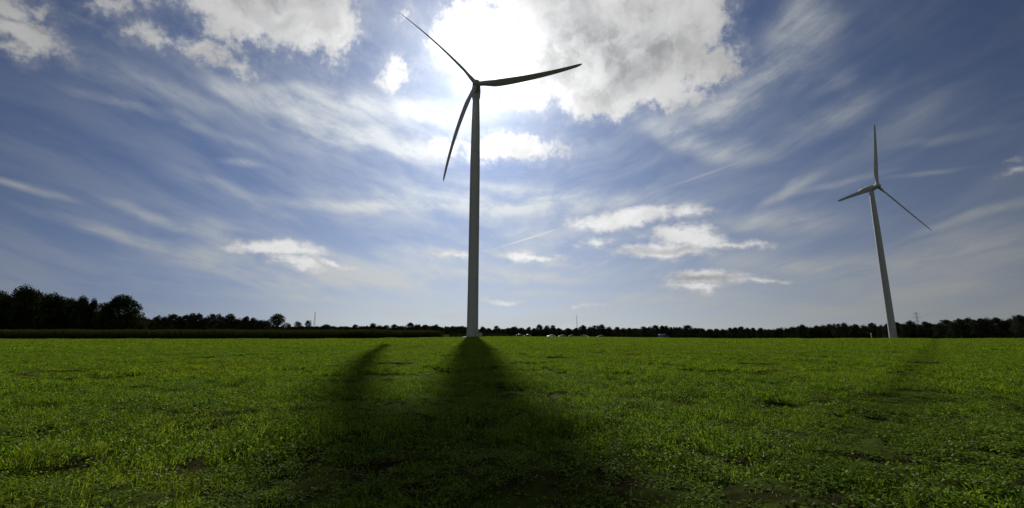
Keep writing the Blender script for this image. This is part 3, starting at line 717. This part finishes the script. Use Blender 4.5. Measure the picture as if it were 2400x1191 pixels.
turbine((250.32, 288.21, 100.7), 163.5, 5.0, 3.86, 79.84, 48.0, p2.z, 0, 'smaller looking distant wind turbine leaning at the right of the photo', None, .006, .0, 10,
        [(2.2, 0), (2.1, .05), (1.95, .4), (1.75, .75), (1.35, 1.0)])
# switch cabinet at the foot of the tall turbine
cb = empty('switch_cabinet', at(1124, 173), radians(8)); tag(cb, 'small grey cabinet at the right foot of the tall turbine', 'cabinet')
b = MB(); b.box((0, 0, .95), (1.9, 1.3, 1.7)); bo = b.build('body', M['tower_low'], cb)
b = MB(); b.box((0, 0, 1.84), (2.05, 1.45, .08)); b.build('roof', M['dark'], cb)
b = MB(); b.box((-.45, -.66, .95), (.85, .03, 1.5)); b.box((.45, -.66, .95), (.85, .03, 1.5)); b.build('door', M['nacelle'], cb)
b = MB(); b.box((0, 0, .0), (2.2, 1.6, .2)); b.build('plinth', M['concrete'], cb)

# ------------------------------------------------------------------ lattice masts
def pylon(px, Y, ytop, label, arms, half, name='lattice_pylon'):
    p = at(px, Y); h = height_at(ytop, Y, p.z)
    o = empty(name, p, radians(random.uniform(-20, 20))); tag(o, label, 'pylon')
    b = MB(); n = 9; top = half*.28
    def w(z): return half+(top-half)*min(1, (z/h)**.75)
    zs = [h*(1-(1-i/n)**1.15) for i in range(n+1)]
    for sx, sy in ((-1, -1), (1, -1), (1, 1), (-1, 1)): b.tube([(sx*w(z), sy*w(z), z) for z in zs], .11*half/2, 4)
    for i in range(n):
        z0, z1 = zs[i], zs[i+1]; a, c = w(z0), w(z1)
        for k in range(4):
            r0 = [(-1, -1), (1, -1), (1, 1), (-1, 1)][k]; r1 = [(1, -1), (1, 1), (-1, 1), (-1, -1)][k]
            b.tube([(r0[0]*a, r0[1]*a, z0), (r1[0]*c, r1[1]*c, z1)], .06*half/2, 3); b.tube([(r1[0]*a, r1[1]*a, z0), (r0[0]*c, r0[1]*c, z1)], .06*half/2, 3)
    b.build('lattice_mast', M['galv'], o)
    for (fz, L) in arms:
        b = MB(); z = fz*h
        for s_ in (-1, 1):
            b.tube([(0, -.3, z), (s_*L, 0, z+.2)], .09, 4); b.tube([(0, .3, z), (s_*L, 0, z+.2)], .09, 4); b.tube([(0, 0, z+1.5), (s_*L, 0, z+.2)], .08, 4)
        ar = b.build('crossarm', M['galv'], o)
        for s_ in (-1, 1):
            b = MB(); b.tube([(s_*L, 0, z+.2), (s_*L, 0, z-1.4)], [.10, .10], 5); b.build('insulator', M['dark'], ar)
pylon(735, 720, 732, 'thin grey lattice mast rising over the low trees at left', [], 1.6, 'lattice_mast_tower')
pylon(1353, 800, 739, 'thin grey mast above the trees right of the tall turbine', [], 1.3, 'lattice_mast_tower')
pylon(2157, 620, 732, 'grey electricity pylon with crossarms right of the leaning turbine', [(.95, 4.2), (.80, 6.5), (.66, 5.0)], 2.2)
# pale marker post left of the second turbine
pp = at(2043, 300); po = empty('marker_post', pp); tag(po, 'pale marker post in front of the trees left of the leaning turbine', 'post')
b = MB(); b.tube([(0, 0, 0), (0, 0, 3.6)], .16, 8); b.build('post', M['whitepaint'], po)
b = MB(); b.box((0.0, -.1, 3.7), (.9, .06, .9), Matrix.Rotation(radians(12), 3, 'Y')); b.build('panel', M['whitepaint'], po)

# ------------------------------------------------------------------ road and cars beyond the field
def build_road():
    V = []; n = 60
    for i in range(n+1):
        px = 1110+i*(2450-1110)/n
        p = at(px, 236+8*sin(i*.1)); 
        for dy in (-3, 3): V.append((p.x, p.y+dy, float(macro(p.x, p.y+dy))+.05))
    mesh('road', V, [(2*i, 2*i+2, 2*i+3, 2*i+1) for i in range(n)], M['asphalt'])['kind'] = 'structure'
build_road()
PAINT = {'white': mat('white_car_paint', (.72, .72, .70), .25, coat=.8), 'silver': mat('silver_car_paint', (.16, .17, .19), .28, .5, coat=.6), 'blue': mat('blue_car_paint', (.05, .09, .18), .25, coat=.8),
         'black': mat('black_car_paint', (.012, .012, .014), .22, coat=.9), 'red': mat('dark_red_car_paint', (.10, .015, .015), .25, coat=.8), 'grey': mat('grey_car_paint', (.09, .095, .10), .28, .3, coat=.7)}
M['glass'] = mat('car_glass', (.02, .025, .03), .06, spec=.9); M['tyre'] = mat('tyre', (.015, .015, .015), .85); M['rim'] = mat('rim', (.4, .4, .42), .35, .8)
M['lamp'] = mat('headlight_glass', (.7, .7, .68), .15, spec=.8); M['tail'] = mat('tail_light', (.25, .01, .01), .25)
def car(px, Y, rz, paint, label, van=False):
    p = at(px, Y); o = empty('van' if van else 'parked_car', (p.x, p.y, p.z+.06), rz); tag(o, label, 'van' if van else 'car', 'vehicles on the road beyond the field')
    hw = .95 if van else .88
    if van: lo = [(-2.6, .35), (-2.65, .9), (-2.6, 2.2), (-2.45, 2.38), (1.0, 2.38), (1.35, 2.25), (2.1, 1.25), (2.6, 1.05), (2.7, .75), (2.65, .35)]
    else: lo = [(-2.15, .35), (-2.2, .7), (-2.1, .98), (-1.5, 1.02), (.95, .98), (1.75, .86), (2.12, .68), (2.18, .35)]
    b = MB(); rings = []
    for y_, k, dz in ((-hw, .95, -.03), (-hw*.93, 1, 0), (0, 1.01, .03), (hw*.93, 1, 0), (hw, .95, -.03)):
        rings.append([Vector((x_*k, y_, z_+(dz if z_ > .5 else 0))) for x_, z_ in lo])
    b.loft(rings); bd = b.build('body', PAINT[paint], o); autosmooth(bd, 30)
    if not van:
        b = MB(); rings = []
        for f_, (z_, x0, x1, w_) in enumerate(((.97, -1.75, 1.05, .80), (1.22, -1.45, .62, .73), (1.40, -1.10, .18, .64), (1.45, -.85, -.05, .52))):
            rings.append([Vector((x0, -w_, z_)), Vector((x1, -w_, z_)), Vector((x1+.05, 0, z_)), Vector((x1, w_, z_)), Vector((x0, w_, z_)), Vector((x0-.05, 0, z_))])
        b.loft(rings[:3]); wi = b.build('window', M['glass'], o)
        b = MB(); top = [[q+Vector((0, 0, .012)) for q in rings[2]], [q+Vector((0, 0, .02)) for q in rings[3]]]; b.loft(top); rf = b.build('roof', PAINT[paint], o); autosmooth(rf, 60)
        b = MB()
        for s_ in (-1, 1):
            for x0, x1 in ((.62, .20), (-.35, -.35), (-1.45, -1.12)): b.tube([(x0+(.38 if x0 > 0 else -.28 if x0 < -1 else 0), s_*.82, .98), (x0, s_*.75, 1.22), (x1, s_*.655, 1.41)], .035, 5)
        b.build('pillar', PAINT[paint], o)
    else:
        b = MB(); b.add([(1.40, -.8, 2.12), (1.40, .8, 2.12), (2.10, .86, 1.30), (2.10, -.86, 1.30)], [(0, 1, 2, 3)]); 
        b.add([(.3, -.965, 2.0), (1.1, -.965, 2.0), (1.6, -.965, 1.4), (.3, -.965, 1.4)], [(0, 1, 2, 3)]); b.add([(.3, .965, 2.0), (1.1, .965, 2.0), (1.6, .965, 1.4), (.3, .965, 1.4)], [(3, 2, 1, 0)])
        b.build('window', M['glass'], o)
    e = 2.05 if not van else 2.6
    for x_ in ((-1.32, 1.35) if not van else (-1.7, 1.75)):
        for s_ in (-1, 1):
            b = MB(); n = 20; b.tube([(x_, s_*(hw-.20), .33), (x_, s_*(hw+.02), .33)], .33, n); wh = b.build('wheel', M['tyre'], o)
            b = MB(); b.tube([(x_, s_*(hw-.05), .33), (x_, s_*(hw+.035), .33)], .21, 12); b.build('rim', M['rim'], wh)
    for s_ in (-1, 1):
        b = MB(); b.box((e+.04, s_*hw*.72, .70 if not van else .85), (.16, .34, .15)); b.build('headlight', M['lamp'], o)
        b = MB(); b.box((-e-.08 if not van else -2.64, s_*hw*.78, .82), (.10, .26, .16)); b.build('tail_light', M['tail'], o)
    return o
HR = radians(90)
car(1219, 236, radians(4), 'blue', 'blue grey car farthest left on the road behind the scrub')
car(1235, 238, radians(176), 'grey', 'grey car close behind the leftmost blue car')
car(1291, 232, radians(200), 'white', 'white car with bright glinting bodywork right of the tall turbine')
car(1317, 237, radians(185), 'silver', 'grey silver car just right of the glinting white car')
car(1342, 235, radians(8), 'black', 'black car with bright rear window below the middle mast')
car(1371, 238, radians(-30), 'silver', 'silver car between the two black cars on the road')
car(1408, 235, radians(184), 'black', 'long low black car farthest right of the cars')
car(1556, 240, radians(2), 'blue', 'dark blue van standing alone before the trees, right of the cars', van=True)
